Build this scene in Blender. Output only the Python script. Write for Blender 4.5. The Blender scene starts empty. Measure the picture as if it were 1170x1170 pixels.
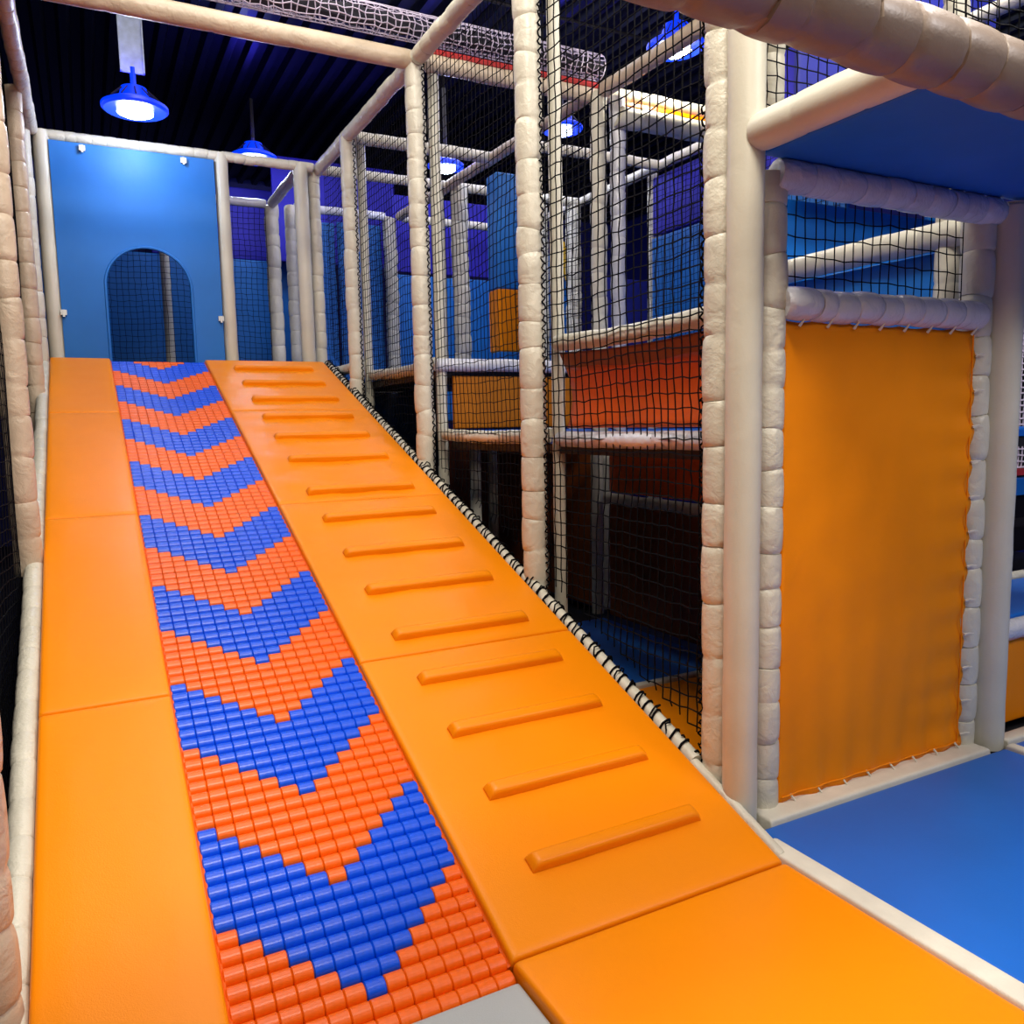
import bpy, math, random
import numpy as np
from mathutils import Vector, Matrix, noise
random.seed(7)
SC = bpy.context.scene
COL = SC.collection
PI = math.pi

# ------------------------------------------------------------------ camera
H = 1.45
YAW, PITCH, ROLL, FPX = 0.480519, 0.109351, -0.0205597, 922.9
d_ = Vector((math.sin(YAW)*math.cos(PITCH), math.cos(YAW)*math.cos(PITCH), -math.sin(PITCH)))
r0 = Vector((math.cos(YAW), -math.sin(YAW), 0)); u0 = r0.cross(d_)
r_ = r0*math.cos(ROLL)+u0*math.sin(ROLL); u_ = -r0*math.sin(ROLL)+u0*math.cos(ROLL)
cam = bpy.data.cameras.new('camera'); co = bpy.data.objects.new('camera', cam); COL.objects.link(co)
cam.sensor_width = 36; cam.lens = FPX/1170*36; cam.clip_start = 0.05; cam.clip_end = 80
M3 = Matrix((r_, u_, -d_)).transposed()
co.matrix_world = Matrix.Translation((0, 0, H)) @ M3.to_4x4()
SC.camera = co

# ------------------------------------------------------------------ world, exposure, hall lights
w = bpy.data.worlds.new('hall_air'); SC.world = w; w.use_nodes = True
w.node_tree.nodes['Background'].inputs[0].default_value = (0.85, 0.80, 0.78, 1)
w.node_tree.nodes['Background'].inputs[1].default_value = 0.10
vs = SC.view_settings
vs.view_transform = 'Standard'; vs.look = 'None'; vs.gamma = 1; vs.use_curve_mapping = False
vs.exposure = 0.0

def area(name, loc, aim, sx, sy, e, col, spread=PI):
    l = bpy.data.lights.new(name, 'AREA'); l.shape = 'RECTANGLE'; l.size = sx; l.size_y = sy
    l.energy = e; l.color = col; l.spread = spread
    o = bpy.data.objects.new(name, l); COL.objects.link(o); o.location = loc
    o.rotation_euler = (Vector(aim)-Vector(loc)).to_track_quat('-Z', 'Y').to_euler()
    return o
# unseen area lights over the hall; some added only to brighten dim bays
area('unseen_hall_light', (0.75, 1.0, 4.9), (0.9, 2.2, 0.3), 0.9, 0.9, 165, (1.0, 0.91, 0.78))
area('unseen_hall_light', (-0.3, -2.6, 4.6), (1.6, 3.0, 0.6), 2.4, 1.2, 70, (1.0, 0.90, 0.74))
area('unseen_hall_light', (3.4, 0.9, 4.9), (3.2, 1.2, 0.0), 0.8, 0.8, 110, (1.0, 0.95, 0.90))
area('unseen_hall_light', (4.2, -1.8, 4.7), (3.2, 2.0, 0.6), 2.0, 1.2, 110, (0.97, 0.95, 0.97))  # added fill that brightens the orange cloth panel and blue floor
area('unseen_hall_light', (4.2, 2.6, 4.95), (4.2, 2.9, 0.0), 1.0, 1.0, 70, (1.0, 0.93, 0.82))  # added to brighten the panels and rail behind the net window
area('unseen_hall_light', (0.9, 4.2, 4.75), (0.9, 4.4, 0.0), 1.6, 3.2, 75, (1.0, 0.93, 0.84))
area('unseen_hall_light', (4.0, 7.4, 4.75), (4.0, 7.4, 0.0), 3.2, 4.0, 80, (0.86, 0.84, 1.0))

# ------------------------------------------------------------------ materials
def mat(name, col, rough=0.45, var=0.06, nscale=6, bump=0.0, bscale=40, spec=0.5, coat=0.0, wrinkle=0.0, wscale=5, metal=0.0, emis=None, es=0, var2=None):
    m = bpy.data.materials.new(name); m.use_nodes = True
    nt = m.node_tree; b = nt.nodes['Principled BSDF']
    b.inputs['Roughness'].default_value = rough; b.inputs['Specular IOR Level'].default_value = spec
    b.inputs['Coat Weight'].default_value = coat; b.inputs['Coat Roughness'].default_value = 0.25
    b.inputs['Metallic'].default_value = metal
    tc = nt.nodes.new('ShaderNodeTexCoord')
    n = nt.nodes.new('ShaderNodeTexNoise'); n.inputs['Scale'].default_value = nscale; n.inputs['Detail'].default_value = 5
    nt.links.new(tc.outputs['Object'], n.inputs['Vector'])
    r = nt.nodes.new('ShaderNodeValToRGB')
    c2 = var2 or tuple(max(0, c*(1-var*3)) for c in col)
    r.color_ramp.elements[0].position = 0.3; r.color_ramp.elements[1].position = 0.7
    r.color_ramp.elements[0].color = (*c2, 1); r.color_ramp.elements[1].color = (*col, 1)
    nt.links.new(n.outputs['Fac'], r.inputs['Fac']); nt.links.new(r.outputs['Color'], b.inputs['Base Color'])
    last = None
    for s, k, dist in ((wscale, wrinkle, 0.02), (bscale, bump, 0.004)):
        if k > 0:
            nn = nt.nodes.new('ShaderNodeTexNoise'); nn.inputs['Scale'].default_value = s; nn.inputs['Detail'].default_value = 6
            nn.inputs['Distortion'].default_value = 0.6
            nt.links.new(tc.outputs['Object'], nn.inputs['Vector'])
            bp = nt.nodes.new('ShaderNodeBump'); bp.inputs['Strength'].default_value = k; bp.inputs['Distance'].default_value = dist
            nt.links.new(nn.outputs['Fac'], bp.inputs['Height'])
            if last: nt.links.new(last.outputs['Normal'], bp.inputs['Normal'])
            last = bp
    if last: nt.links.new(last.outputs['Normal'], b.inputs['Normal'])
    if emis:
        b.inputs['Emission Color'].default_value = (*emis, 1); b.inputs['Emission Strength'].default_value = es
    return m
M = dict(
 orange=mat('orange_vinyl', (0.92, 0.262, 0.0008), 0.38, 0.02, 2.2, 0.15, 260, 0.22, 0.03, 0.12, 5),
 orange_cloth=mat('orange_mesh_cloth', (0.92, 0.265, 0.001), 0.5, 0.05, 2.0, 0.3, 500, 0.15, 0.0, 0.3, 4),
 red_orange=mat('deep_orange_vinyl', (0.80, 0.12, 0.008), 0.45, 0.06, 3, 0.2, 200, 0.4, 0, 0.3, 5),
 blue=mat('blue_vinyl', (0.008, 0.135, 0.60), 0.42, 0.04, 2.5, 0.2, 220, 0.4, 0.05, 0.12, 3),
 blue_panel=mat('blue_panel_cloth', (0.003, 0.155, 0.56), 0.5, 0.04, 2.5, 0.25, 300, 0.4, 0.0, 0.2, 3),
 indigo=mat('violet_lit_cloth', (0.02, 0.015, 0.42), 0.6, 0.08, 4, 0.2, 120, 0.3),  # violet-blue light on the upper walls, put into the base colour
 soffit=mat('royal_blue_underside', (0.014, 0.14, 0.58), 0.55, 0.05, 3, 0.2, 200, 0.3, 0, 0.2, 3),
 grey=mat('grey_vinyl', (0.40, 0.42, 0.43), 0.45, 0.03, 3, 0.2, 200, 0.4),
 white=mat('cream_foam_cover', (0.66, 0.625, 0.52), 0.40, 0.05, 7, 0.35, 90, 0.45, 0.15, 0.5, 14),
 smooth=mat('cream_smooth_cover', (0.65, 0.62, 0.515), 0.40, 0.04, 4, 0.15, 120, 0.45, 0.1, 0.15, 8),
 beam=mat('deep_shade_cream_cover', (0.29, 0.22, 0.175), 0.38, 0.06, 6, 0.25, 80, 0.45, 0.12, 0.18, 6),  # cream cover darkened; the near beam's shade is put into the colour
 tan=mat('shaded_cream_cover', (0.62, 0.50, 0.37), 0.42, 0.08, 6, 0.35, 80, 0.45, 0.12, 0.6, 12),  # cream toned towards brown, standing in for shade on the pads
 silver=mat('glossy_pale_cover', (0.66, 0.66, 0.72), 0.22, 0.04, 6, 0.2, 60, 0.6, 0.35, 0.6, 16),
 strip=mat('white_floor_edge', (0.74, 0.70, 0.60), 0.5, 0.05, 10, 0.3, 90),
 net=mat('black_net_cord', (0.004, 0.004, 0.006), 0.9, 0.1, 30, spec=0.08),
 roof_net=mat('pale_net_cord', (0.68, 0.60, 0.78), 0.55, 0.1, 30),  # white net; bluish lamp light is put into the cord colour
 rblue=mat('blue_roller_plastic', (0.001, 0.084, 0.80), 0.30, 0.05, 60, 0.1, 200, 0.36),
 rorange=mat('orange_roller_plastic', (0.90, 0.130, 0.002), 0.32, 0.04, 60, 0.1, 200, 0.34),
 dark=mat('dark_frame', (0.012, 0.010, 0.010), 0.6, 0.1, 10),
 ceiling=mat('black_ribbed_ceiling', (0.004, 0.004, 0.006), 0.35, 0.1, 3, spec=0.5),
 wall=mat('dark_hall_wall', (0.010, 0.010, 0.022), 0.7, 0.1, 3),
 bluewall=mat('deep_blue_hall_wall', (0.012, 0.02, 0.30), 0.6, 0.1, 2),
 hall_floor=mat('dark_hall_floor', (0.03, 0.03, 0.035), 0.5, 0.1, 3),
 steel=mat('zinc_steel', (0.55, 0.55, 0.56), 0.35, 0.05, 20, metal=0.7),
 duct=mat('blue_lit_bracket', (0.45, 0.55, 0.75), 0.5, 0.1, 20),  # light grey bracket with the blue lamp glow put into its colour
 lamp_lens=mat('lamp_lens', (0.9, 0.95, 1), 0.4, emis=(0.72, 0.86, 1.0), es=14),
 lamp_ring=mat('blue_lamp_ring', (0.0, 0.01, 0.25), 0.4, emis=(0.0, 0.04, 1.0), es=1.1),
 yellow=mat('yellow_vinyl', (0.9, 0.55, 0.02), 0.45),
 red=mat('red_vinyl', (0.45, 0.03, 0.03), 0.45),
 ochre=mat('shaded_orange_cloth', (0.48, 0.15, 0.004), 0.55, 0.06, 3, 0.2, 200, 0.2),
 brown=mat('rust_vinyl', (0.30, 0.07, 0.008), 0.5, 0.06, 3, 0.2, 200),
)

# ------------------------------------------------------------------ mesh helpers
def origin(p):
    v = Vector((0, 0, 0))
    while p: v += p.location; p = p.parent
    return v
class MB:
    def __init__(s): s.v = []; s.f = []
    def add(s, vs, fs):
        b = len(s.v); s.v += [tuple(v) for v in vs]; s.f += [tuple(b+i for i in f) for f in fs]; return s
    def box(s, a, b):
        x0, y0, z0 = a; x1, y1, z1 = b
        return s.add([(x0,y0,z0),(x1,y0,z0),(x1,y1,z0),(x0,y1,z0),(x0,y0,z1),(x1,y0,z1),(x1,y1,z1),(x0,y1,z1)],
                     [(0,3,2,1),(4,5,6,7),(0,1,5,4),(1,2,6,5),(2,3,7,6),(3,0,4,7)])
    def tube(s, pts, rad, n=10, cap=True):
        pts = [Vector(p) for p in pts]; N = len(pts)
        if not hasattr(rad, '__len__'): rad = [rad]*N
        rings = []; prev = None
        for i, p in enumerate(pts):
            t = (pts[min(i+1, N-1)]-pts[max(i-1, 0)]).normalized()
            if prev is None:
                a = Vector((0, 0, 1)) if abs(t.z) < 0.9 else Vector((1, 0, 0))
                nrm = (a-t*a.dot(t)).normalized()
            else: nrm = (prev-t*prev.dot(t)).normalized()
            prev = nrm; bn = t.cross(nrm)
            rings += [p+(nrm*math.cos(2*PI*k/n)+bn*math.sin(2*PI*k/n))*rad[i] for k in range(n)]
        fs = [(i*n+k, i*n+(k+1) % n, (i+1)*n+(k+1) % n, (i+1)*n+k) for i in range(N-1) for k in range(n)]
        if cap: fs += [tuple(range(n-1, -1, -1)), tuple((N-1)*n+k for k in range(n))]
        return s.add(rings, fs)
    def lathe(s, prof, c, n=32):
        c = Vector(c); vs = [c+Vector((r*math.cos(2*PI*k/n), r*math.sin(2*PI*k/n), z)) for r, z in prof for k in range(n)]
        fs = [(i*n+k, i*n+(k+1) % n, (i+1)*n+(k+1) % n, (i+1)*n+k) for i in range(len(prof)-1) for k in range(n)]
        return s.add(vs, fs)
    def build(s, name, m, parent=None, smooth=True, loc=None, angle=40):
        me = bpy.data.meshes.new(name)
        o = bpy.data.objects.new(name, me)
        off = origin(parent)
        if loc is not None: o.location = Vector(loc)-off; off = Vector(loc)
        me.from_pydata([(v[0]-off.x, v[1]-off.y, v[2]-off.z) for v in s.v], [], s.f)
        me.materials.append(M[m] if isinstance(m, str) else m)
        if smooth:
            me.shade_smooth()
            if angle: me.set_sharp_from_angle(angle=math.radians(angle))
        COL.objects.link(o); o.parent = parent
        return o
def tag(o, label, cat, group=None):
    o['label'] = label; o['category'] = cat
    if group: o['group'] = group
    return o
def thing(name, loc, label, cat, group=None):
    o = bpy.data.objects.new(name, None); COL.objects.link(o); o.location = loc; o.empty_display_size = 0.1
    return tag(o, label, cat, group)
def struct(o): o['kind'] = 'structure'; return o

def sleeve(p0, p1, R, sp=0.17, amp=0.14, sag=0.0, n=14, seed=0, per=6, flare=0.0):
    """foam sleeve around a pole, pinched where the lacing pulls it in"""
    p0, p1 = Vector(p0), Vector(p1); L = (p1-p0).length; rnd = random.Random(seed*131+int(L*1000))
    seams = [0.0]
    while seams[-1] < L-sp*0.6: seams.append(seams[-1]+sp*rnd.uniform(0.8, 1.2))
    seams[-1] = L
    ax = (p1-p0).normalized()
    a = Vector((0, 0, 1)) if abs(ax.z) < 0.9 else Vector((1, 0, 0)); a = (a-ax*a.dot(ax)).normalized(); b = ax.cross(a)
    pts, rad = [], []
    for i in range(len(seams)-1):
        ox, oy, k = rnd.uniform(-1, 1)*R*0.07, rnd.uniform(-1, 1)*R*0.07, rnd.uniform(0.94, 1.05)
        for u in [0, .05, .16, .38, .62, .84, .95]+([1.0] if i == len(seams)-2 else []):
            t = seams[i]+(seams[i+1]-seams[i])*u
            bl = max(0, math.sin(PI*u))**0.24
            pts.append(p0+ax*t+(a*ox+b*oy)*bl-Vector((0, 0, sag*math.sin(PI*t/L))))
            rad.append(R*(1-amp+amp*bl*k))
    return MB().tube(pts, rad, n)

def spiral(p0, p1, R, pitch, cr, n=5, jit=0.3, seed=1, steps=10):
    p0, p1 = Vector(p0), Vector(p1); L = (p1-p0).length; ax = (p1-p0).normalized(); rnd = random.Random(seed)
    a = Vector((0, 0, 1)) if abs(ax.z) < 0.9 else Vector((1, 0, 0)); a = (a-ax*a.dot(ax)).normalized(); b = ax.cross(a)
    N = max(8, int(L/pitch*steps)); pts = []
    for i in range(N+1):
        t = L*i/N; th = 2*PI*t/pitch
        rr = R*(1+rnd.uniform(-jit, jit)*0.4)
        pts.append(p0+ax*(t+rnd.uniform(-1, 1)*pitch*jit*0.12)+(a*math.cos(th)+b*math.sin(th))*rr)
    return MB().tube(pts, cr, n)

def cushion(F, u0, u1, v0, v1, th, r=0.012, puff=0.0, wr=0.0, nu=14, nv=22, seed=0, closed=True):
    """upholstered panel; F maps (u, v, w) to the world, w = height above the face"""
    def lines(a, b, n):
        e = [0, 0.15*r, 0.45*r, r, 2.2*r]
        mid = np.linspace(a+4*r, b-4*r, n)
        return [a+x for x in e]+list(mid)+[b-x for x in reversed(e)]
    U, V = lines(u0, u1, nu), lines(v0, v1, nv); vs = []
    for v in V:
        for u in U:
            eu, ev = min(u-u0, u1-u), min(v-v0, v1-v); w = 0
            for e in (eu, ev):
                if e < r: w -= r-math.sqrt(max(0, r*r-(r-e)**2))
            k = min(1, eu/0.08)*min(1, ev/0.08)
            w += puff*k
            if wr: w += wr*k*(noise.noise(Vector((u*5+seed, v*9, seed*3.1)))+0.5*noise.noise(Vector((u*13, v*21, seed))))
            vs.append(F(u, v, w))
    a, b = len(U), len(V)
    fs = [(j*a+i, j*a+i+1, (j+1)*a+i+1, (j+1)*a+i) for j in range(b-1) for i in range(a-1)]
    per = [i for i in range(a)]+[j*a+a-1 for j in range(1, b)]+[(b-1)*a+i for i in range(a-2, -1, -1)]+[j*a for j in range(b-2, 0, -1)]
    base = len(vs); n = len(per)
    for k in per:
        j, i = divmod(k, a); vs.append(F(U[i], V[j], -th))
    fs += [(per[k], base+k, base+(k+1) % n, per[(k+1) % n]) for k in range(n)]
    if closed: fs.append(tuple(base+k for k in range(n-1, -1, -1)))
    return MB().add(vs, fs)

def net(F, u0, u1, v0f, v1, cell=0.05, r=0.0022, jit=0.10, sag=0.02, seed=0, cellv=None):
    """knotted net in the plane F(u, v, w); v0f(u) is its lower edge"""
    cellv = cellv or cell
    rnd = random.Random(seed); nu = max(2, round((u1-u0)/cell)); us = [u0+(u1-u0)*i/nu for i in range(nu+1)]
    vmin = min(v0f(u0), v0f(u1)); nv = max(2, round((v1-vmin)/cellv)); vv = [v1-(v1-vmin)*j/nv for j in range(nv+1)]
    P = {}
    def node(i, j):
        if (i, j) not in P:
            u, v = us[i], vv[j]; lo = v0f(u)
            e = math.sin(PI*i/nu)
            w = sag*e*(noise.noise(Vector((u*1.3+seed, v*1.1, 0)))*1.6+0.3)
            du = 0 if i in (0, nu) else rnd.uniform(-1, 1)*cell*jit+0.25*cell*noise.noise(Vector((u*2, v*2, seed+5)))
            dv = 0 if j == 0 else rnd.uniform(-1, 1)*cell*jit+0.7*cell*e*noise.noise(Vector((u*1.7+9, v*1.5, seed)))
            P[(i, j)] = Vector(F(u+du, max(v+dv, lo), w))
        return P[(i, j)]
    mb = MB()
    for i in range(nu+1):
        pts = [node(i, j) for j in range(nv+1) if vv[j] >= v0f(us[i])-1e-6]
        if vv[len(pts)-1] > v0f(us[i])+0.01: pts.append(Vector(F(us[i], v0f(us[i]), 0)))
        if len(pts) > 1: mb.tube(pts, r, 3, False)
    for j in range(nv+1):
        run = []
        for i in range(nu+1):
            if vv[j] >= v0f(us[i])-1e-6: run.append(node(i, j))
            else:
                if len(run) > 1: mb.tube(run, r, 3, False)
                run = []
        if len(run) > 1: mb.tube(run, r, 3, False)
    return mb

# ------------------------------------------------------------------ the slide
AL = 0.3546396; CA, SA = math.cos(AL), math.sin(AL); Y0 = 1.828; TOP = 5.87
XL0, XL1, XR0, XR1 = -0.215, 0.207, 0.925, 1.935
def SF(x, s, n): return (x, Y0+s*CA-n*SA, s*SA+n*CA)
def slope_z(y): return (y-Y0)*math.tan(AL)

t = thing('side_mat', (0, Y0, 0), 'long smooth orange mat sloping along the left edge of the roller slide', 'mat')
for k, (a, b) in enumerate([(-1.0, -0.002), (0, 1.40), (1.404, 2.955), (2.959, 4.55), (4.554, TOP)][1:]):
    if k == 0: a = -0.25
    cushion(SF, XL0, XL1, a, b, 0.06, 0.014, 0.004, 0.002, seed=k).build('mat_panel', 'orange', t)

t = thing('climbing_ramp', (1.4, Y0, 0), 'wide orange padded climbing ramp with raised rungs, right of the rollers', 'ramp')
for k, (a, b) in enumerate([(0, 1.412), (1.416, 2.955), (2.959, 4.55), (4.554, TOP)]):
    cushion(SF, XR0, XR1, a, b, 0.06, 0.014, 0.004, (.003, .007, .011, .006)[k], nu=24, nv=30, seed=k+5).build('mat_panel', 'orange', t)
rungs = [.235, .55, .87, 1.19, 1.51, 1.90, 2.275, 2.685, 3.05, 3.54, 3.945, 4.345, 4.745, 5.15, 5.555]
def RF(s0):
    return lambda u, v, w: SF(u, s0+v, 0.040+w)
for i, s in enumerate(rungs):
    sec = [(-.001, -.004), (.0, .026), (.004, .035), (.012, .040), (.040, .042), (.050, .039), (.056, .030), (.057, -.004)]
    sta = [(1.112, .0, .30), (1.120, .0, .72), (1.130, .0, .93), (1.145, .0, 1), (1.735, .0, 1), (1.752, .0, .93), (1.762, .0, .72), (1.770, .0, .30)]
    n = len(sec); vs = [SF(x, s+a+.004*math.sin(x*9+i), b*k) for x, _, k in sta for a, b in sec]
    fs = [(p*n+q, p*n+q+1, (p+1)*n+q+1, (p+1)*n+q) for p in range(len(sta)-1) for q in range(n-1)]+[tuple(range(n)), tuple((len(sta)-1)*n+q for q in range(n-1, -1, -1))]
    MB().add(vs, [f[::-1] for f in fs]).build('rung', 'orange', t, angle=50)

t = thing('roller_slide', (0.566, Y0, 0), 'steep slide bed of small blue and orange rollers in chevron bands', 'slide')
MB().add([SF(x, s, n) for x, s, n in [(XL1, -.02, -.075), (XR0, -.02, -.075), (XR0, TOP, -.075), (XL1, TOP, -.075), (XL1, -.02, -.05), (XR0, -.02, -.05), (XR0, TOP, -.05), (XL1, TOP, -.05)]],
     [(0,3,2,1),(4,5,6,7),(0,1,5,4),(1,2,6,5),(2,3,7,6),(3,0,4,7)]).build('bed', 'dark', t, False)
for s_, nm in ((XL1+.004, 'side_rail'), (XR0-.004, 'side_rail')):
    MB().tube([SF(s_, 0, -.03), SF(s_, TOP, -.03)], 0.006, 6).build(nm, 'red_orange', t)
NC = 13; CP = (XR0-XL1-0.010)/NC; RP = 0.0533; RR = 0.0266; CEN = -0.045
NR = int((TOP+0.0)/RP)
def roller_mb(c=(0, 0, 0)):
    prof = [(-.5*CP+.0004, RR-.003), (-.5*CP+.0035, RR), (.5*CP-.0035, RR), (.5*CP-.0004, RR-.003)]
    vs = []
    for x, r in prof:
        for k in range(8):
            a = PI*(k/7)*1.12-PI*.06
            n_, s_ = math.copysign(abs(math.sin(a))**.75, math.sin(a))*r, math.cos(a)*r
            vs.append((c[0]+x, c[1]+s_*CA-n_*SA, c[2]+s_*SA+n_*CA))
    fs = [(i*8+k, (i+1)*8+k, (i+1)*8+k+1, i*8+k+1) for i in range(3) for k in range(7)]
    fs += [tuple(range(8)), tuple(24+k for k in range(7, -1, -1))]
    return vs, fs
protos = {}
far = {'rblue': MB(), 'rorange': MB()}
NEAR = 23
for j in range(-1, NR):
    for c in range(NC):
        dd = min(c, 12-c); key = 'rorange' if j < 0 or ((j+dd)//7) % 2 == 0 else 'rblue'
        ctr = SF(XL1+.005+CP*(c+.5), RP*(j+.5), CEN)
        if -1 <= j and (j+1)*NC+c < 299:
            if key not in protos:
                vs, fs = roller_mb(); me = bpy.data.meshes.new('roller'); me.from_pydata(vs, [], fs); me.materials.append(M[key]); me.shade_smooth(); me.set_sharp_from_angle(angle=math.radians(33)); protos[key] = me
            o = bpy.data.objects.new('roller', protos[key]); COL.objects.link(o); o.parent = t
            o.location = Vector(ctr)-t.location
        else:
            far[key].add(*roller_mb(ctr))
for k, nm in (('rblue', 'blue_rollers'), ('rorange', 'orange_rollers')):
    o = far[k].build(nm, k, t, angle=33); o['kind'] = 'stuff'

# foot of the slide
GF = lambda z: (lambda u, v, w: (u, v, z+w))
o = cushion(GF(0), XR0, XR1, -0.6, Y0-0.004, 0.06, 0.014, 0.003, 0.002, nu=16, nv=20).build('landing_mat', 'orange', loc=(1.4, .6, -.06))
tag(o, 'flat orange floor mat at the foot of the climbing ramp', 'mat')
o = cushion(GF(-.03), XL1+.003, XR0-.004, -0.6, Y0-.045, 0.04, 0.01).build('landing_mat', 'grey', loc=(.56, .6, -.07))
tag(o, 'grey floor mat at the foot of the roller slide', 'mat')
o = cushion(GF(0), XL0, XL1, -0.6, Y0-.26, 0.06, 0.014).build('landing_mat', 'orange', loc=(0, .6, -.06))
tag(o, 'orange floor mat at the foot of the left side mat', 'mat')
# slide body below (carcass)
t = thing('slide_carcass', (0.86, 4.5, -.06), 'dark padded body that carries the slide, under its sloping mats', 'slide base')
prof = [(Y0+.25, -.06), (Y0+.25, slope_z(Y0+.25)-.09), (Y0+TOP*CA, TOP*SA-.09), (Y0+TOP*CA, -.06)]
for x0 in (XL0+.02, XR1-.04):
    MB().add([(x0, y, z) for y, z in prof]+[(x0+.02, y, z) for y, z in prof],
         [(0, 1, 2, 3), (7, 6, 5, 4), (0, 4, 5, 1), (1, 5, 6, 2), (2, 6, 7, 3), (3, 7, 4, 0)]).build('side_board', 'dark', t, False)
for s in (1.4, 2.96, 4.55, 5.8):
    y = Y0+s*CA; MB().box((XL0+.04, y-.03, s*SA-.17), (XR1-.04, y+.03, s*SA-.10)).build('cross_bar', 'dark', t, False)

# padded edges along the slope, with the net laced to them
def edge(x, s0, s1, R, m, label, cord=True, n0=-.02):
    t = thing('edge_roll', SF(x, s0, 0), label, 'padded rail')
    sleeve(SF(x, s0, n0), SF(x, s1, n0), R, 0.16, 0.12, seed=int(x*100)+9).build('foam_roll', m, t)
    if cord:
        spiral(SF(x, s0+.02, n0), SF(x, s1, n0), R*1.12, 0.062, 0.0052, seed=3).build('lacing_cord', 'net', t)
        spiral(SF(x, s0+.1, n0+.01), SF(x, s1, n0+.01), R*1.15, 0.09, 0.004, seed=8, jit=.7).build('lacing_cord', 'net', t)
edge(XR1+.024, .03, .50, .022, 'white', 'thin cream edge roll at the foot of the climbing ramp beside the smooth corner post', False)
edge(XR1+.036, .50, TOP, .030, 'white', 'cream padded edge roll laced with black cord along the right side of the climbing ramp')
edge(XL0-.038, .02, TOP, .040, 'white', 'cream padded edge roll along the left side of the slide', False, -.045)

# ------------------------------------------------------------------ posts and rails
def post(x, y, z0, z1, R, m, label, sp=.17, amp=.12, seed=None, name='padded_post', lace=None):
    t = thing(name, (x, y, z0), label, 'post')
    MB().tube([(x, y, z0), (x, y, z1)], min(.024, R*.5), 8).build('steel_pole', 'steel', t)
    sleeve((x, y, z0), (x, y, z1), R, sp, amp, seed=seed if seed is not None else int(abs(x)*37+y*101)).build('foam_sleeve', m, t)
    if lace:
        dx, dy = lace
        spiral((x+dx, y+dy, z0), (x+dx, y+dy, z1), .008, 0.042, 0.0042, n=4, seed=int(y*10), jit=1.3, steps=6).build('lacing_cord', 'net', t)
    return t
def pipe(x, y, z0, z1, R, m, label, name='smooth_post'):
    t = thing(name, (x, y, z0), label, 'post')
    N = 24
    MB().tube([(x+math.sin(i*1.7)*.0012, y, z0+(z1-z0)*i/N) for i in range(N+1)], [R*(1+.012*math.sin(i*2.3)) for i in range(N+1)], 20).build('cover', m, t)
    MB().tube([(x, y, z1-.01), (x, y, z1+.015)], R*.85, 16).build('end_cap', m, t)
    return t
def rail(p0, p1, R, m, label, sp=.17, amp=.12, sag=0, name='padded_rail', seed=1, cat='rail'):
    t = thing(name, tuple((Vector(p0)+Vector(p1))/2), label, cat)
    sl = sleeve(p0, p1, R, sp, amp, sag, seed=seed); sl.build('foam_sleeve', m, t)
    if sag == 0: MB().tube([p0, p1], min(.02, R*.45), 8).build('steel_pole', 'steel', t)
    return t
ZT = 3.76; SX = 2.03
# corner group between slide and climbing house
pipe(2.010, 2.115, -.05, ZT, .062, 'smooth', 'thick smooth cream corner post between climbing ramp and orange cloth panel')
post(2.022, 2.245, -.05, ZT, .062, 'white', 'bulging cream foam post on the slide side of the smooth corner post', .19, .13, lace=(-.03, .06))
post(2.170, 2.165, -.05, 2.3, .062, 'white', 'bulging cream foam post at the left edge of the orange cloth panel', .15, .14)
# posts along the right side of the slide
post(SX-.02, 3.60, .3, ZT, .066, 'white', 'second padded post up the right side of the slide, full height', .16, .10, lace=(.03, -.07))
pipe(SX+.13, 3.60, .0, ZT, .034, 'smooth', 'thin smooth pole behind the net beside the second padded post')
post(SX-.02, 5.08, .9, ZT, .064, 'white', 'third padded post up the right side of the slide, under the overhead beam', .16, .10, lace=(.03, -.07))
pipe(SX+.12, 5.12, .0, ZT, .038, 'smooth', 'thin smooth pole behind the net beside the third padded post')
post(SX-.02, 6.58, 1.4, ZT, .062, 'white', 'fourth padded post up the right side of the slide, near the top', .16, .10, lace=(.03, -.07))
pipe(SX+.10, 6.62, .0, ZT, .036, 'smooth', 'thin smooth pole behind the net beside the fourth padded post')
pipe(1.835, 7.45, 2.0, ZT, .062, 'smooth', 'smooth cream post at the top right corner of the slide')
post(1.975, 7.55, 2.0, ZT, .055, 'white', 'narrow padded post just right of the smooth top corner post', .16, .10)
pipe(1.165, 7.45, 2.0, ZT, .055, 'smooth', 'smooth cream post at the right edge of the arched blue panel')
pipe(-.16, 7.45, 2.0, ZT, .060, 'smooth', 'smooth cream post at the left edge of the arched blue panel')
post(-.27, 7.30, 2.0, ZT, .050, 'white', 'padded post tight behind the left edge of the arched blue panel', .16, .10)
# left side
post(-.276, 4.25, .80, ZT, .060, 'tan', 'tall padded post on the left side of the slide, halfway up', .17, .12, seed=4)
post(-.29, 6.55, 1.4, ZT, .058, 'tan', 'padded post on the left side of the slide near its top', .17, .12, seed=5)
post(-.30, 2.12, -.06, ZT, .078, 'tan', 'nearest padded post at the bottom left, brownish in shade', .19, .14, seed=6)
rail((-.25, 2.1, ZT), (-.22, 7.4, ZT), .05, 'white', 'cream padded rail along the top of the left net wall')
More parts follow.
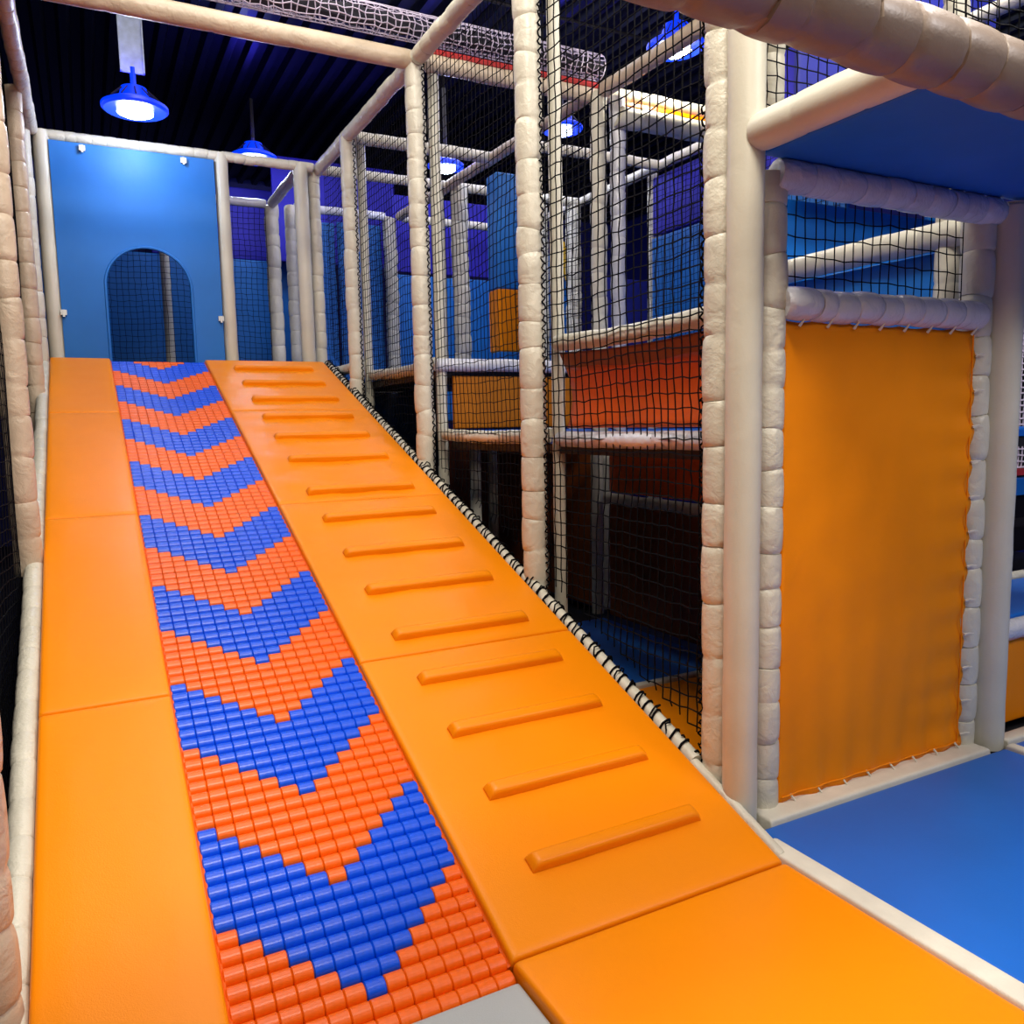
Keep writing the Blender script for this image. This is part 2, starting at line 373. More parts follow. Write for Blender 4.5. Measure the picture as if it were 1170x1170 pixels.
# top rails
rail((SX-.02, 5.0, ZT), (SX-.02, 7.6, ZT), .052, 'white', 'cream top rail over the upper half of the right net wall', .12, .08)
rail((SX-.02, 2.2, ZT), (SX-.02, 4.98, ZT), .055, 'white', 'cream top rail over the lower half of the right net wall', .12, .08)
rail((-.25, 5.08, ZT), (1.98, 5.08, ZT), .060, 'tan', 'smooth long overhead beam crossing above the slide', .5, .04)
rail((-.2, 7.45, ZT-.01), (1.95, 7.45, ZT-.01), .042, 'white', 'cream rail over the arched blue panel', .1, .10)

# back panel with the arch
t = thing('arched_panel', (.5, 7.42, 2.0), 'bright blue cloth panel with an arched doorway at the top of the slide', 'panel')
def arched(x0, x1, z0, z1, ax0, ax1, zs, zt, y0, y1, nseg=24):
    cx, rx = (ax0+ax1)/2, (ax1-ax0)/2
    arch = [(ax0, z0)]+[(cx-rx*math.cos(PI*k/nseg), zs+(zt-zs)*math.sin(PI*k/nseg)) for k in range(nseg+1)]+[(ax1, z0)]
    outer = [(x0, z0)]
    m = len(arch)-2
    for k in range(m):
        a = PI*k/(m-1); ex, ez = -math.cos(a), math.sin(a)
        q = max(abs(ex), ez*0.999+1e-6); px = cx+(x1-cx if ex > 0 else cx-x0)*min(1, abs(ex)/q)*(1 if ex > 0 else -1)
        pz = z0+(z1-z0)*(.35+.65*min(1, ez/q)) if ez < abs(ex) else z1
        if ez >= abs(ex): px = cx+((x1-cx) if ex > 0 else (cx-x0))*(ex/ez)
        outer.append((px, pz))
    outer.append((x1, z0))
    n = len(arch); mb = MB(); vs = []
    for y in (y0, y1): vs += [(x, y, z) for x, z in arch]+[(x, y, z) for x, z in outer]
    fs = []
    for k in range(n-1):
        fs += [(k, k+1, n+k+1, n+k), (2*n+k, 3*n+k, 3*n+k+1, 2*n+k+1), (k, 2*n+k, 2*n+k+1, k+1), (n+k, n+k+1, 3*n+k+1, 3*n+k)]
    return mb.add(vs, fs)
arched(-.11, 1.10, 2.0, 3.70, .215, .865, 2.62, 2.94, 7.40, 7.43).build('cloth', 'blue_panel', t, False)
hem = [(.215, 7.40, 2.0)]+[(.54-.325*math.cos(PI*k/24), 7.40, 2.62+.32*math.sin(PI*k/24)) for k in range(25)]+[(.865, 7.40, 2.0)]
MB().tube(hem, .012, 6).build('arch_hem', 'blue_panel', t)
for x, z in ((-.095, 2.39), (1.085, 2.39), (.12, 3.66), (.86, 3.66)):
    MB().box((x-.022, 7.375, z-.02), (x+.022, 7.395, z+.02)).box((x-.008, 7.365, z-.035), (x+.008, 7.377, z+.02)).build('buckle', 'steel', t, False)

# ------------------------------------------------------------------ front of the climbing house (right)
t = thing('door_panel', (2.73, 2.12, 0), 'large orange cloth panel laced into the padded frame beside the blue floor', 'panel')
def DF(u, v, w):
    return (u, 2.125-w-.02*math.sin(PI*(u-2.2)/1.08)*math.sin(PI*v/1.77), v)
x0, x1, z0, z1 = 2.20, 3.30, -.005, 1.795
mb = MB(); NU, NV = 44, 60; vs = []
for j in range(NV+1):
    for i in range(NU+1):
        u, v = i/NU, j/NV
        eR = .010*abs(math.sin(v*PI*12)); eT = .008*abs(math.sin(u*PI*7)); eB = .010*abs(math.sin(u*PI*7))
        X = x0+(x1-eR-x0)*u; Z = z0+eB+(z1-eT-z0-eB)*v
        wv = .012*noise.noise(Vector((X*2.2, Z*1.6, 1)))+.010*(u**6)*math.sin(v*PI*24)+.008*((1-v)**5)*math.sin(u*PI*14)+.004*noise.noise(Vector((X*9, Z*5, 4)))
        vs.append(DF(X, Z, wv))
fs = [(j*(NU+1)+i, j*(NU+1)+i+1, (j+1)*(NU+1)+i+1, (j+1)*(NU+1)+i) for j in range(NV) for i in range(NU)]
o = mb.add(vs, fs).build('cloth', 'orange_cloth', t); sm = o.modifiers.new('thick', 'SOLIDIFY'); sm.thickness = .006
MB().tube([DF(x1-.03, z, .006) for z in np.linspace(z0+.02, z1-.02, 20)], .003, 5).build('hem', 'orange_cloth', t)
MB().tube([DF(x, z0+.035, .010+.004*math.sin(x*40)) for x in np.linspace(x0+.02, x1-.02, 24)], .003, 5).build('hem', 'orange_cloth', t)
for k in range(12):
    z = z0+.07+k*(z1-z0-.1)/11.5
    MB().tube([(x1-.022, 2.112, z), (x1-.005, 2.10, z+.006), (x1+.018, 2.095, z+.003)], [.006, .0035, .003], 5).build('lacing_tie', 'strip', t)
for k in range(8):
    x = x0+.07+k*(x1-x0-.12)/7
    MB().tube([(x, 2.115, z1-.022), (x+.003, 2.10, z1-.005), (x+.006, 2.09, z1+.012)], [.006, .0035, .003], 5).build('lacing_tie', 'strip', t)
    MB().tube([(x, 2.118, z0+.035), (x+.008, 2.105, z0+.018), (x+.012, 2.10, z0+.005)], [.005, .0035, .003], 5).build('lacing_tie', 'strip', t)
rail((2.2, 2.12, 1.85), (3.31, 2.12, 1.85), .060, 'silver', 'shiny bulging padded rail directly above the orange cloth panel', .115, .20, seed=5)
rail((2.16, 2.13, 2.283), (3.40, 2.13, 2.28), .058, 'silver', 'padded rail in shade just under the blue deck, above the net window', .125, .14, seed=9)
post(3.355, 2.17, -.03, 2.27, .068, 'white', 'bulging padded post at the right edge of the orange cloth panel', .16, .16, seed=3)
pipe(3.475, 2.12, -.03, 2.30, .072, 'smooth', 'thick smooth cream post at the right end of the climbing house front')
rail((3.43, 2.12, 2.27), (5.2, 2.12, 2.27), .05, 'silver', 'pale rail running right from the top of the right smooth post', .3, .05)
t = tag(net(lambda u, v, w: (u, 2.16+w, v), 2.2, 3.24, lambda u: 1.88, 2.24, .049, .0028, sag=.01, seed=2, cellv=.066).build('window_net', 'net'), 'black net window between two padded rails above the orange cloth panel', 'net')
# overhead deck
t = thing('overhead_deck', (3.6, 1.8, 2.33), 'blue padded underside of the deck jutting out above the blue floor', 'deck')
cushion(lambda u, v, w: (u, v, 2.33-w), 2.07, 5.6, 1.44, 2.12, .05, .015, .004, .004, nu=30, nv=8).build('underside', 'soffit', t)
MB().box((2.07, 1.44, 2.385), (5.6, 2.12, 2.41)).build('deck_board', 'dark', t, False)
rail((2.02, 1.44, 2.38), (2.02, 2.06, 2.38), .062, 'smooth', 'short cream beam from the corner post toward the near overhead beam', .25, .05)
rail((-.3, 1.40, 2.412), (5.2, 1.40, 2.28), .088, 'beam', 'thick segmented cream beam nearest overhead, shade put in its colour, top right of view', .17, .15, seed=12)
post(3.55, 1.52, 2.45, 4.3, .05, 'white', 'padded post rising above the near overhead beam at the top right', .16, .12)
tag(net(lambda u, v, w: (u, 1.52+w, v), 2.2, 3.5, lambda u: 2.46, 3.7, .05, .0026, seed=5).build('guard_net', 'net'), 'black guard net above the near overhead beam', 'net')
tag(net(lambda u, v, w: (u, 2.16+w, v), 2.10, 3.4, lambda u: 2.42, 3.7, .05, .0026, seed=6).build('guard_net', 'net'), 'black guard net over the deck beside the smooth corner post', 'net')
post(2.27, 2.26, 2.42, ZT, .045, 'white', 'short padded post behind the guard net beside the corner post', .16, .12)

# ------------------------------------------------------------------ panels helper
def panel(name, axis, c, a0, a1, z0, z1, m, label, th=.03, cat='panel', wr=.004, group=None):
    if axis == 'X': F = lambda u, v, w: (c-w, u, v); loc = (c, (a0+a1)/2, z0)
    else: F = lambda u, v, w: (u, c-w, v); loc = ((a0+a1)/2, c, z0)
    mb = cushion(F, a0, a1, z0, z1, th, .010, .003, wr, nu=8, nv=8, seed=int(c*10+z0*7))
    if axis == 'X': mb.f = [f[::-1] for f in mb.f]
    return tag(mb.build(name, m, loc=loc), label, cat, group)

C1, C2 = 3.42, 4.80
R1, R2, R3, R4, R5 = 3.58, 5.08, 6.55, 7.45, 8.85
# nets of the right slide wall
def SN(u, v, w): return (SX+.045+w, u, v)
for k, (a, b, lab) in enumerate([(2.32, 3.56, 'black net wall between the corner post and the second padded post'),
        (3.68, 5.03, 'black net wall between the second and third padded posts'),
        (5.14, 6.53, 'black net wall between the third and fourth padded posts'),
        (6.64, 7.55, 'black net wall from the fourth padded post to the top of the slide')]):
    tag(net(SN, a, b, lambda u: slope_z(u)-.01, ZT, .052, .0034 if k == 0 else .0026, sag=.025, seed=k+20, cellv=.060).build('safety_net', 'net'), lab, 'net')
# left side net
tag(net(lambda u, v, w: (-.33+w, u, v), 1.0, 7.3, lambda u: max(-.05, slope_z(u)-.4), ZT, .055, .0024, sag=.03, seed=40).build('safety_net', 'net'), 'black net wall along the left side of the slide', 'net')
# side rails and fascias
rail((SX+.10, 2.3, 1.85), (SX+.10, 3.55, 1.85), .042, 'white', 'cream rail on top of the orange guard nearest the corner post', .14, .08, .02)
t = thing('deck_guard', (SX+.06, 2.95, 1.40), 'orange cloth guard with a sagging top in the first net bay', 'panel')
def sagpanel(xf, y0, y1, z0f, z1f, n=24, m=10):
    vs = [(xf(i/n, j/m), y0+(y1-y0)*i/n, z0f(i/n)+(z1f(i/n)-z0f(i/n))*j/m) for j in range(m+1) for i in range(n+1)]
    return MB().add(vs, [(j*(n+1)+i, j*(n+1)+i+1, (j+1)*(n+1)+i+1, (j+1)*(n+1)+i) for j in range(m) for i in range(n)])
o = sagpanel(lambda u, v: SX+.14+.03*math.sin(PI*v), 2.30, 3.52, lambda u: 1.42, lambda u: 1.72).build('lower_cloth', 'red_orange', t)
o.modifiers.new('t', 'SOLIDIFY').thickness = .008
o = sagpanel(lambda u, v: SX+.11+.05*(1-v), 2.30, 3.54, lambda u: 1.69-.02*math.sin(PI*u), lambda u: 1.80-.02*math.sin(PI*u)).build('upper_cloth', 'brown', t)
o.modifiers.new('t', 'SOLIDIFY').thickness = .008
rail((SX+.11, 2.3, 1.365), (SX+.11, 3.55, 1.365), .040, 'silver', 'pale rail under the orange guard nearest the corner post', .2, .06)
rail((SX+.10, 3.64, 1.385), (SX+.10, 5.03, 1.385), .040, 'white', 'cream rail low across the second net bay', .14, .10, .015)
rail((SX+.10, 5.12, 1.87), (SX+.10, 6.53, 1.87), .042, 'white', 'cream rail across the third net bay at deck height', .14, .10, .02)
rail((SX+.03, 6.62, 1.96), (SX+.03, 7.6, 1.96), .045, 'white', 'cream rail across the fourth net bay at the head of the slide', .14, .10, .01)

# decks
def deck(x0, x1, y0, y1, z, label, m='blue'):
    t = thing('deck', ((x0+x1)/2, (y0+y1)/2, z-.09), label, 'deck')
    cushion(GF(z), x0, x1, y0, y1, .04, .012, nu=6, nv=6).build('deck_mat', m, t)
    MB().box((x0+.01, y0+.01, z-.09), (x1-.01, y1-.01, z-.045)).build('deck_board', 'dark', t, False)
deck(2.14, 3.34, 2.22, 4.98, 1.38, 'raised blue deck behind the orange guard, over the dark space')
deck(2.14, 3.34, 5.14, 7.35, 1.86, 'upper blue deck behind the third net bay')
deck(-.2, 1.9, 7.52, 8.75, 2.0, 'blue landing deck beyond the arched blue panel')
deck(2.05, 3.2, 7.55, 8.75, 1.86, 'blue deck in the far corner beyond the fourth net bay')
deck(3.5, 4.36, 2.3, 8.7, 1.38, 'long blue deck in the second row of bays')
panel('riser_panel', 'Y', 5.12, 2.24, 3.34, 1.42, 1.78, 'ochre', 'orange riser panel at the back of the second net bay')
rail((2.1, 5.09, 1.85), (3.4, 5.09, 1.85), .045, 'silver', 'pale rail along the top of the orange riser panel', .2, .06)
# lower level, right inner wall
panel('low_wall_panel', 'X', 3.40, 3.45, 4.96, .93, 1.26, 'red_orange', 'bright orange panel high on the inner wall under the deck')
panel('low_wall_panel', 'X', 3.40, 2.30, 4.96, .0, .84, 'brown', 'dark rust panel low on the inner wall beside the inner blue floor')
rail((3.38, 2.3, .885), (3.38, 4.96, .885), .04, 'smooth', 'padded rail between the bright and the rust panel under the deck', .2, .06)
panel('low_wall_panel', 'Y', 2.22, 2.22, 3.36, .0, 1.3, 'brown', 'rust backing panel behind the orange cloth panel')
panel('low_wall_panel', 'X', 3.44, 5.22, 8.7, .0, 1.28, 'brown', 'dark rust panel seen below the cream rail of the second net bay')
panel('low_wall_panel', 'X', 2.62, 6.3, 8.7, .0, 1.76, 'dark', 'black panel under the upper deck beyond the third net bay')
for (x, y, lab) in [(3.36, 5.06, 'pole in the dark under the deck, left of the rust panel'), (3.50, 5.16, 'second pole in the dark behind the first one under the deck'),
                    (2.75, 5.9, 'dim pole under the second net bay'), (3.2, 6.5, 'dim pole deep under the second net bay')]:
    pipe(x, y, 0, 1.30, .045, 'smooth', lab, 'support_pole')
# upper level: inner posts
for (x, y, z0, R, m, lab) in [
    (C1-.05, 5.02, 1.38, .060, 'white', 'padded inner post under the meeting of overhead beams, left one of its cluster'),
    (C1+.12, 5.02, 1.38, .058, 'silver', 'padded inner post beside the white-lit overhead beam, right one of its cluster'),
    (3.38, 7.47, 1.86, .085, 'white', 'broad white post left of the far bright blue panel'),
    (3.22, 7.60, 1.86, .055, 'white', 'pale post just behind the net of the second bay, left of the broad white post'),
    (3.15, 8.85, 1.86, .075, 'white', 'pinkish far post right of the two far blue panels'),
    (1.86, 8.85, 2.0, .075, 'white', 'far padded post seen between the smooth top posts, left of a pair'),
    (2.05, 8.85, 2.0, .060, 'white', 'far padded post seen between the smooth top posts, right of a pair'),
    (C2+.13, 6.42, -.07, .055, 'white', 'far padded post left of the blue side wall in the first net bay, nearer one'),
    (C2+.32, 6.60, -.07, .045, 'white', 'far padded post left of the blue side wall in the first net bay, farther one'),
    (4.74, 7.55, -.07, .085, 'white', 'broad pale post right of the narrow blue panel with the yellow bag'),
    (4.47, 7.74, -.07, .065, 'white', 'pinkish post left of the narrow blue panel with the yellow bag'),
    (3.42, 2.35, 1.86, .055, 'white', 'padded post glimpsed through the net window at its right end'),
    ]:
    post(x, y, z0, ZT if y > 2.4 else 3.6, R, m, lab, .16, .12)
pipe(.83, 9.2, -.07, 3.72, .045, 'smooth', 'white pole seen through the arched doorway')
pipe(C1+.03, 5.14, 1.38, ZT, .045, 'tan', 'shaded pole squeezed between the two inner posts of the cluster')
# blue/orange square column at C1,R3
t = thing('block_column', (3.38, 6.5, 1.38), 'square padded column, blue with one orange block', 'column')
for a, b, m in ((1.4, 2.08, 'blue_panel'), (2.62, 3.60, 'blue_panel'), (2.08, 2.62, 'orange')):
    z0_, z1_ = a, b
    mb = MB()
    for k, (sx, sy) in enumerate(((0, 0),)):
        e = .012; X0, X1, YY0, YY1 = 3.26, 3.47, 6.42, 6.63
        ringz = [(z0_, e), (z0_+e, 0), (z1_-e, 0), (z1_, e)]
        vs = []
        for z, i in ringz:
            c_ = .02
            vs += [(X0+c_, YY0+i, z), (X1-c_, YY0+i, z), (X1-i, YY0+c_, z), (X1-i, YY1-c_, z), (X1-c_, YY1-i, z), (X0+c_, YY1-i, z), (X0+i, YY1-c_, z), (X0+i, YY0+c_, z)]
        fs = [(r*8+k2, r*8+(k2+1) % 8, (r+1)*8+(k2+1) % 8, (r+1)*8+k2) for r in range(3) for k2 in range(8)]+[tuple(range(7, -1, -1)), tuple(24+k2 for k2 in range(8))]
        mb.add(vs, fs)
    mb.build('foam_block', m, t, False)
# upper rails of the inner bays
for p0, p1, R, m, lab in [
    ((2.06, 5.08, ZT), (3.44, 5.08, ZT), .055, 'tan', 'overhead beam from the third padded post to the inner post cluster'),
    ((3.5, 4.95, ZT-.16), (6.2, 4.95, ZT-.16), .075, 'smooth', 'brightly lit thick beam right of the inner post cluster, lower of two'),
    ((3.5, 5.10, ZT+.04), (6.2, 5.10, ZT+.04), .060, 'smooth', 'brightly lit thick beam right of the inner post cluster, upper of two'),
    ((3.40, 2.3, ZT), (3.38, 4.95, ZT), .055, 'tan', 'overhead beam from the inner post cluster toward the near lamp'),
    ((3.34, 5.15, ZT), (3.25, 8.8, ZT), .050, 'tan', 'overhead beam running back from the inner post cluster'),
    ((2.06, 6.58, ZT), (3.30, 6.58, ZT), .050, 'white', 'overhead beam behind the third net bay'),
    ((2.04, 7.50, ZT), (3.25, 7.50, ZT), .045, 'white', 'overhead beam beyond the fourth padded post, above far blue panels'),
    ((2.10, 8.85, ZT), (3.10, 8.85, ZT), .045, 'silver', 'far rail topping the two far blue panels'),
    ((-.2, 8.85, ZT), (1.80, 8.85, ZT), .045, 'silver', 'far rail behind the arched panel'),
    ((1.86, 7.5, ZT), (1.86, 8.8, ZT), .050, 'white', 'short beam running back from the top right corner post'),
    ((C2, 2.3, ZT), (C2, 8.8, ZT), .045, 'white', 'long rail on top of the blue side wall'),
    ((3.42, 6.15, ZT), (4.79, 6.15, ZT), .045, 'white', 'inner cross rail in front of the blue ceiling lamp'),
    ((3.40, 7.50, ZT), (4.79, 7.50, ZT), .045, 'white', 'far cross rail left of the blue side wall'),
    ((3.30, 8.85, ZT), (4.6, 8.85, ZT), .045, 'white', 'farthest cross rail behind the block column'),
    ((3.40, 2.25, 2.235), (3.40, 3.56, 2.235), .062, 'smooth', 'orange-lit rail slanting across the net window'),
    ]:
    rail(p0, p1, R, m, lab, .18, .07, seed=int(p0[0]*7+p0[1]*3))
MB_ = MB().tube([(3.5, 5.03, ZT-.055), (6.2, 5.03, ZT-.055)], .042, 8)
tag(MB_.build('trim_roll', 'orange', loc=(4.8, 5.03, ZT+.1)), 'thin orange roll squeezed between the two brightly lit beams', 'trim')
tag(MB().tube([(2.1, 5.10, ZT+.085), (3.42, 5.10, ZT+.085)], .022, 8).build('trim_roll', 'red', loc=(2.8, 5.1, ZT+.08)), 'thin dark red roll on the overhead beam left of the inner post cluster', 'trim')
# gathered pale net along the beam row
def NT(u, v, w):
    a = v/.11; return (u, 5.12+.085*math.cos(a), ZT+.22+.085*math.sin(a))
tag(net(NT, -.25, 3.45, lambda u: 0, .11*2*PI, .045, .0042, jit=.3, sag=0, seed=50).build('gathered_net', 'roof_net'), 'rolled white net, lamp light put in its colour, lying above the overhead beam', 'net')
tag(MB().tube([(-.25+i*.1, 5.12, ZT+.22) for i in range(38)], [.055+.01*math.sin(i*2.1) for i in range(38)], 8).build('roll_core', 'wall', loc=(1.6, 5.12, ZT+.22)), 'dark bundled core inside the pale rolled net', 'net')
# far panels
panel('wall_panel', 'Y', 8.95, 2.12, 2.55, 1.9, 3.66, 'blue_panel', 'far blue panel seen between the top corner and the fourth padded post')
panel('wall_panel', 'Y', 8.95, 2.58, 3.08, 1.9, 3.68, 'blue_panel', 'far blue panel seen right of the fourth padded post')
panel('wall_panel', 'Y', 9.9, 2.1, 3.6, 3.4, 4.6, 'indigo', 'violet-lit wall panel high behind the far blue panels')
panel('wall_panel', 'Y', 10.2, -.6, 2.4, 1.5, 3.45, 'blue_panel', 'wide blue panel seen through the arched doorway')
panel('wall_panel', 'Y', 10.3, .8, 2.6, 3.47, 4.3, 'indigo', 'violet-lit panel above the wide blue panel behind the top right corner')
panel('wall_panel', 'Y', 9.4, 3.42, 4.70, 1.5, 3.25, 'blue_panel', 'bright blue panel behind the block column in the second net bay')
panel('wall_panel', 'Y', 9.5, 3.42, 4.70, 3.3, 4.2, 'indigo', 'violet-lit panel above the bright blue panel behind the block column')
panel('wall_panel', 'X', C2+.04, 4.1, 6.32, 1.5, 3.15, 'blue_panel', 'blue cloth side wall behind the first net bay, lower part')
panel('wall_panel', 'X', C2+.05, 4.1, 6.32, 3.17, 3.70, 'indigo', 'violet-lit band at the top of the side wall behind the first net bay')
panel('wall_panel', 'X', C2+.4, 3.4, 6.0, 3.82, 4.4, 'indigo', 'violet-lit panel above the rail of the blue side wall')
panel('wall_panel', 'Y', 7.95, 5.35, 6.1, 1.5, 3.1, 'bluewall', 'dark blue panel right of the inner post cluster')
panel('wall_panel', 'Y', 9.2, 5.30, 5.72, 1.5, 3.6, 'blue_panel', 'narrow blue panel between two distant posts')
t = thing('hanging_bag', (5.53, 9.1, 3.2), 'small yellow hanging bag before the narrow blue panel', 'bag')
MB().tube([(5.53, 9.1, 3.75), (5.53, 9.10, 3.72), (5.56, 9.08, 3.5), (5.60, 9.09, 3.25)], [.02, .06, .06, .012], 10).build('bag_body', 'yellow', t)
MB().tube([(5.53, 9.1, 3.74), (5.53, 9.1, 5.08)], .008, 5).build('cord', 'dark', t)
panel('wall_panel', 'X', 3.45, 2.25, 3.55, 1.45, 2.18, 'blue_panel', 'blue panel under the slanting rail behind the net window')
panel('wall_panel', 'Y', 3.62, 3.52, 5.4, 1.5, 2.74, 'blue_panel', 'lighter blue panel deep behind the net window, above its slanting rail')
panel('wall_panel', 'Y', 3.3, 3.50, 5.2, 2.75, 4.9, 'bluewall', 'royal blue panel behind the guard nets above the deck')
# inner nets
for F, a, b, z, r, lab in [
    (lambda u, v, w: (u, 8.78+w, v), -.15, 1.78, 2.0, .0026, 'black net behind the arched doorway'),
    (lambda u, v, w: (u, 8.78+w, v), 2.1, 3.06, 1.9, .0026, 'black net before the two far blue panels'),
    (lambda u, v, w: (C1+w, u, v), 5.15, 6.4, 1.42, .0024, 'black net between the inner post cluster and the block column'),
    (lambda u, v, w: (C2-.03+w, u, v), 4.1, 6.3, 1.42, .0026, 'black net before the blue side wall')]:
    tag(net(F, a, b, lambda u, z=z: z, 3.7, .055, r, seed=int(a*10)+60).build('safety_net', 'net'), lab, 'net')

# ------------------------------------------------------------------ floors and edge strips
def fmat(x0, x1, y0, y1, z, m, label, th=.05, name='floor_mat'):
    return tag(cushion(GF(z), x0, x1, y0, y1, th, .010, .001, .001, nu=10, nv=10, seed=int(x0*7)).build(name, m, loc=((x0+x1)/2, (y0+y1)/2, z-th)), label, 'mat')
fmat(2.03, 3.47, -.6, 2.03, -.01, 'blue', 'large blue floor mat in front of the orange cloth panel')
fmat(3.53, 5.6, -.6, 2.04, -.01, 'blue', 'blue floor mat right of the white floor strip')
fmat(2.16, 3.34, 2.30, 3.50, -.01, 'orange', 'orange floor mat just inside the first net bay')
fmat(2.16, 3.34, 3.56, 4.95, -.01, 'blue', 'blue floor mat inside under the raised deck')
fmat(3.5, 5.6, 5.3, 6.8, .02, 'blue', 'small blue mat far back under the decks')
panel('step_block', 'Y', 7.2, 3.5, 5.2, 0, .30, 'orange', 'orange step block far back under the decks', cat='block')
def strip(x0, x1, y0, y1, label):
    tag(cushion(GF(.006), x0, x1, y0, y1, .05, .012, .001, .002, nu=8, nv=8).build('floor_strip', 'strip', loc=((x0+x1)/2, (y0+y1)/2, -.044)), label, 'floor strip')
strip(XR1+.006, 2.024, -.6, 1.95, 'white floor strip between the orange landing mat and the blue mat')
strip(2.09, 3.38, 2.036, 2.15, 'white floor strip along the foot of the orange cloth panel')
strip(3.474, 3.526, -.6, 2.03, 'white floor strip between the two blue floor mats')
strip(2.16, 3.34, 3.505, 3.555, 'white floor strip between the inner orange and blue mats')
strip(3.53, 5.6, 2.05, 2.12, 'white floor strip along the foot of the low orange wall')
# low wall on the right and raised deck
panel('low_barrier', 'Y', 2.17, 3.52, 5.6, .01, .42, 'orange_cloth', 'low orange wall right of the climbing house', cat='wall panel')
rail((3.5, 2.17, .46), (5.6, 2.17, .46), .048, 'silver', 'pale padded rail on top of the low orange wall', .3, .05)
fmat(3.5, 5.9, 2.23, 2.73, .50, 'blue', 'raised blue mat behind the low orange wall', th=.4)
strip_ = rail((3.5, 2.77, .50), (5.9, 2.77, .50), .03, 'white', 'pale edge rail at the back of the raised blue mat', .3, .05)
t = thing('play_frame', (6.7, 3.95, .1), 'black net frame with red and blue pads far right', 'frame')
for x in (6.30, 7.6): MB().box((x-.03, 3.92, .1), (x+.03, 3.98, 3.0)).build('upright', 'dark', t, False)
for z in (.55, .78, 2.34): MB().box((6.33, 3.92, z-.03), (7.57, 3.98, z+.03)).build('cross_bar', 'dark', t, False)
MB().box((6.33, 3.86, .95), (7.57, 3.92, 1.0)).build('pad', 'red', t, False)
MB().box((6.33, 3.80, .80), (7.57, 3.92, .93)).build('pad', 'blue', t, False)
MB().tube([(6.33, 3.95, 2.42), (7.57, 3.95, 2.42)], .05, 10).build('roll', 'grey', t)
net(lambda u, v, w: (u, 3.90+w, v), 6.33, 7.57, lambda u: 1.01, 2.3, .05, .008, seed=77).build('net', 'roof_net', t)
panel('wall_panel', 'Y', 4.3, 6.0, 8.2, 2.52, 3.1, 'blue_panel', 'small blue panel high at the far right')
panel('wall_panel', 'Y', 5.0, 5.2, 8.8, .0, 2.5, 'dark', 'black panel behind the net frame at the far right')

# ------------------------------------------------------------------ lamps
def lamp(x, y, z, label, ew, eb, R=.235, stem=True, zc=4.9, wc=(.78, .88, 1)):
    t = thing('ceiling_lamp', (x, y, z), label, 'lamp', None)
    MB().lathe([(.03, .16), (.09, .15), (.11, .07), (R*.8, .045), (R, .02), (R, .0), (R*.92, -.015), (R*.52, -.005)], (x, y, z)).build('housing', 'lamp_ring', t)
    MB().lathe([(R*.52, -.004), (R*.54, -.03), (R*.4, -.045), (.001, -.05)], (x, y, z)).build('lens', 'lamp_lens', t)
    for k in range(12):
        a = 2*PI*k/12; MB().tube([(x+.10*math.cos(a), y+.10*math.sin(a), z+.13), (x+R*.8*math.cos(a), y+R*.8*math.sin(a), z+.05)], .006, 4).build('fin', 'dark', t)
    if stem:
        MB().box((x-.075, y-.01, z+.26), (x+.075, y+.01, zc)).box((x-.085, y-.03, z+.26), (x-.075, y+.01, zc)).box((x+.075, y-.03, z+.26), (x+.085, y+.01, zc)).build('bracket', 'duct', t, False)
    MB().tube([(x, y, z+.14), (x, y, z+.30 if stem else zc)], .02, 8).build('stem', 'lamp_ring' if stem else 'dark', t)
    for nm, e, c, dz in (('lamp_light', ew, wc, -.09), ('lamp_ring_glow', eb*.45, (.05, .04, 1), .22)):
        l = bpy.data.lights.new(nm, 'POINT'); l.energy = e; l.color = c; l.shadow_soft_size = .09
        o = bpy.data.objects.new(nm, l); COL.objects.link(o); o.parent = t; o.location = (0, 0, dz)
lamp(.49, 6.95, 3.86, 'blue-ringed ceiling lamp above the arched blue panel, on a pale bracket', 26, 14)
lamp(1.77, 9.15, 4.30, 'blue-ringed ceiling lamp behind the rail, right of the arched blue panel', 18, 20, stem=False)
lamp(3.97, 4.90, 4.13, 'brightest blue-ringed ceiling lamp, above the white-lit beams', 45, 22, R=.21, wc=(1, .90, .66))
lamp(4.25, 6.95, 4.25, 'blue ceiling lamp seen left of the inner post cluster', 14, 25, R=.2, stem=False)
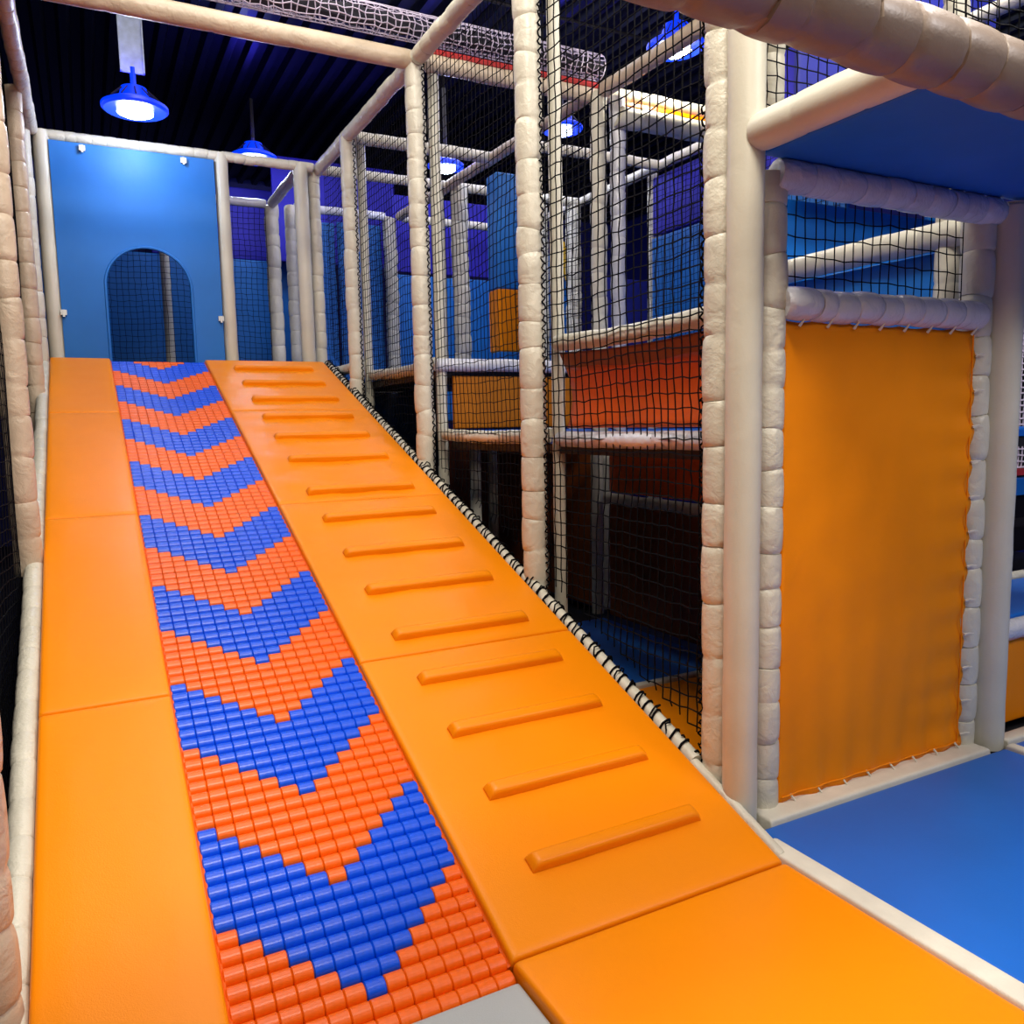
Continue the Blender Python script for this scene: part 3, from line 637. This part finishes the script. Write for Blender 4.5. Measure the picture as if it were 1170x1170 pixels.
lamp(3.35, 7.7, 4.0, 'small blue ceiling lamp high in the second net bay', 14, 25, R=.18, stem=False)

# ------------------------------------------------------------------ the hall
def sbox(name, a, b, m):
    c = tuple((Vector(a)+Vector(b))/2); return struct(MB().box(a, b).build(name, m, loc=c, smooth=False))
sbox('floor', (-2.6, -5, -.16), (9, 13, -.07), 'hall_floor')
sbox('wall_back', (-2.6, 12.8, -.16), (9, 13, 5.2), 'bluewall')
sbox('wall_left', (-2.8, -5, -.16), (-2.6, 13, 5.2), 'wall')
sbox('wall_right', (9, -5, -.16), (9.2, 13, 5.2), 'bluewall')
mb = MB().box((-2.6, -5, 5.12), (9, 13, 5.2))
x = -2.6
while x < 9:
    mb.add([(x, -5, 5.12), (x+.03, -5, 5.05), (x+.09, -5, 5.05), (x+.12, -5, 5.12), (x, 13, 5.12), (x+.03, 13, 5.05), (x+.09, 13, 5.05), (x+.12, 13, 5.12)],
           [(0, 4, 5, 1), (1, 5, 6, 2), (2, 6, 7, 3)]); x += .20
struct(mb.build('ceiling', 'ceiling', smooth=False))
tag(MB().tube([(-2.5, 6.2, 4.85), (8.8, 6.2, 4.85)], .015, 10).build('ceiling_pipe', 'dark', loc=(3, 6.2, 4.85)), 'thin dark conduit crossing under the ceiling above the slide top', 'pipe')

# repeats share a group
GR = {'padded_post': 'foam-padded posts of the play frame', 'smooth_post': 'smooth sleeved poles of the play frame',
      'padded_rail': 'padded rails and beams of the play frame', 'safety_net': 'black safety nets', 'guard_net': 'guard nets above the deck',
      'wall_panel': 'cloth wall panels of the play frame', 'low_wall_panel': 'panels under the decks', 'deck': 'padded decks',
      'floor_mat': 'floor mats', 'landing_mat': 'mats at the foot of the slide', 'floor_strip': 'white floor strips',
      'support_pole': 'poles under the decks', 'ceiling_lamp': 'blue-ringed ceiling lamps', 'edge_roll': 'padded edge rolls of the slide',
      'trim_roll': 'thin trim rolls on the overhead beams'}
for o in list(COL.objects):
    if o.parent is None and o.get('category'):
        k = o.name.split('.')[0]
        if k in GR: o['group'] = GR[k]
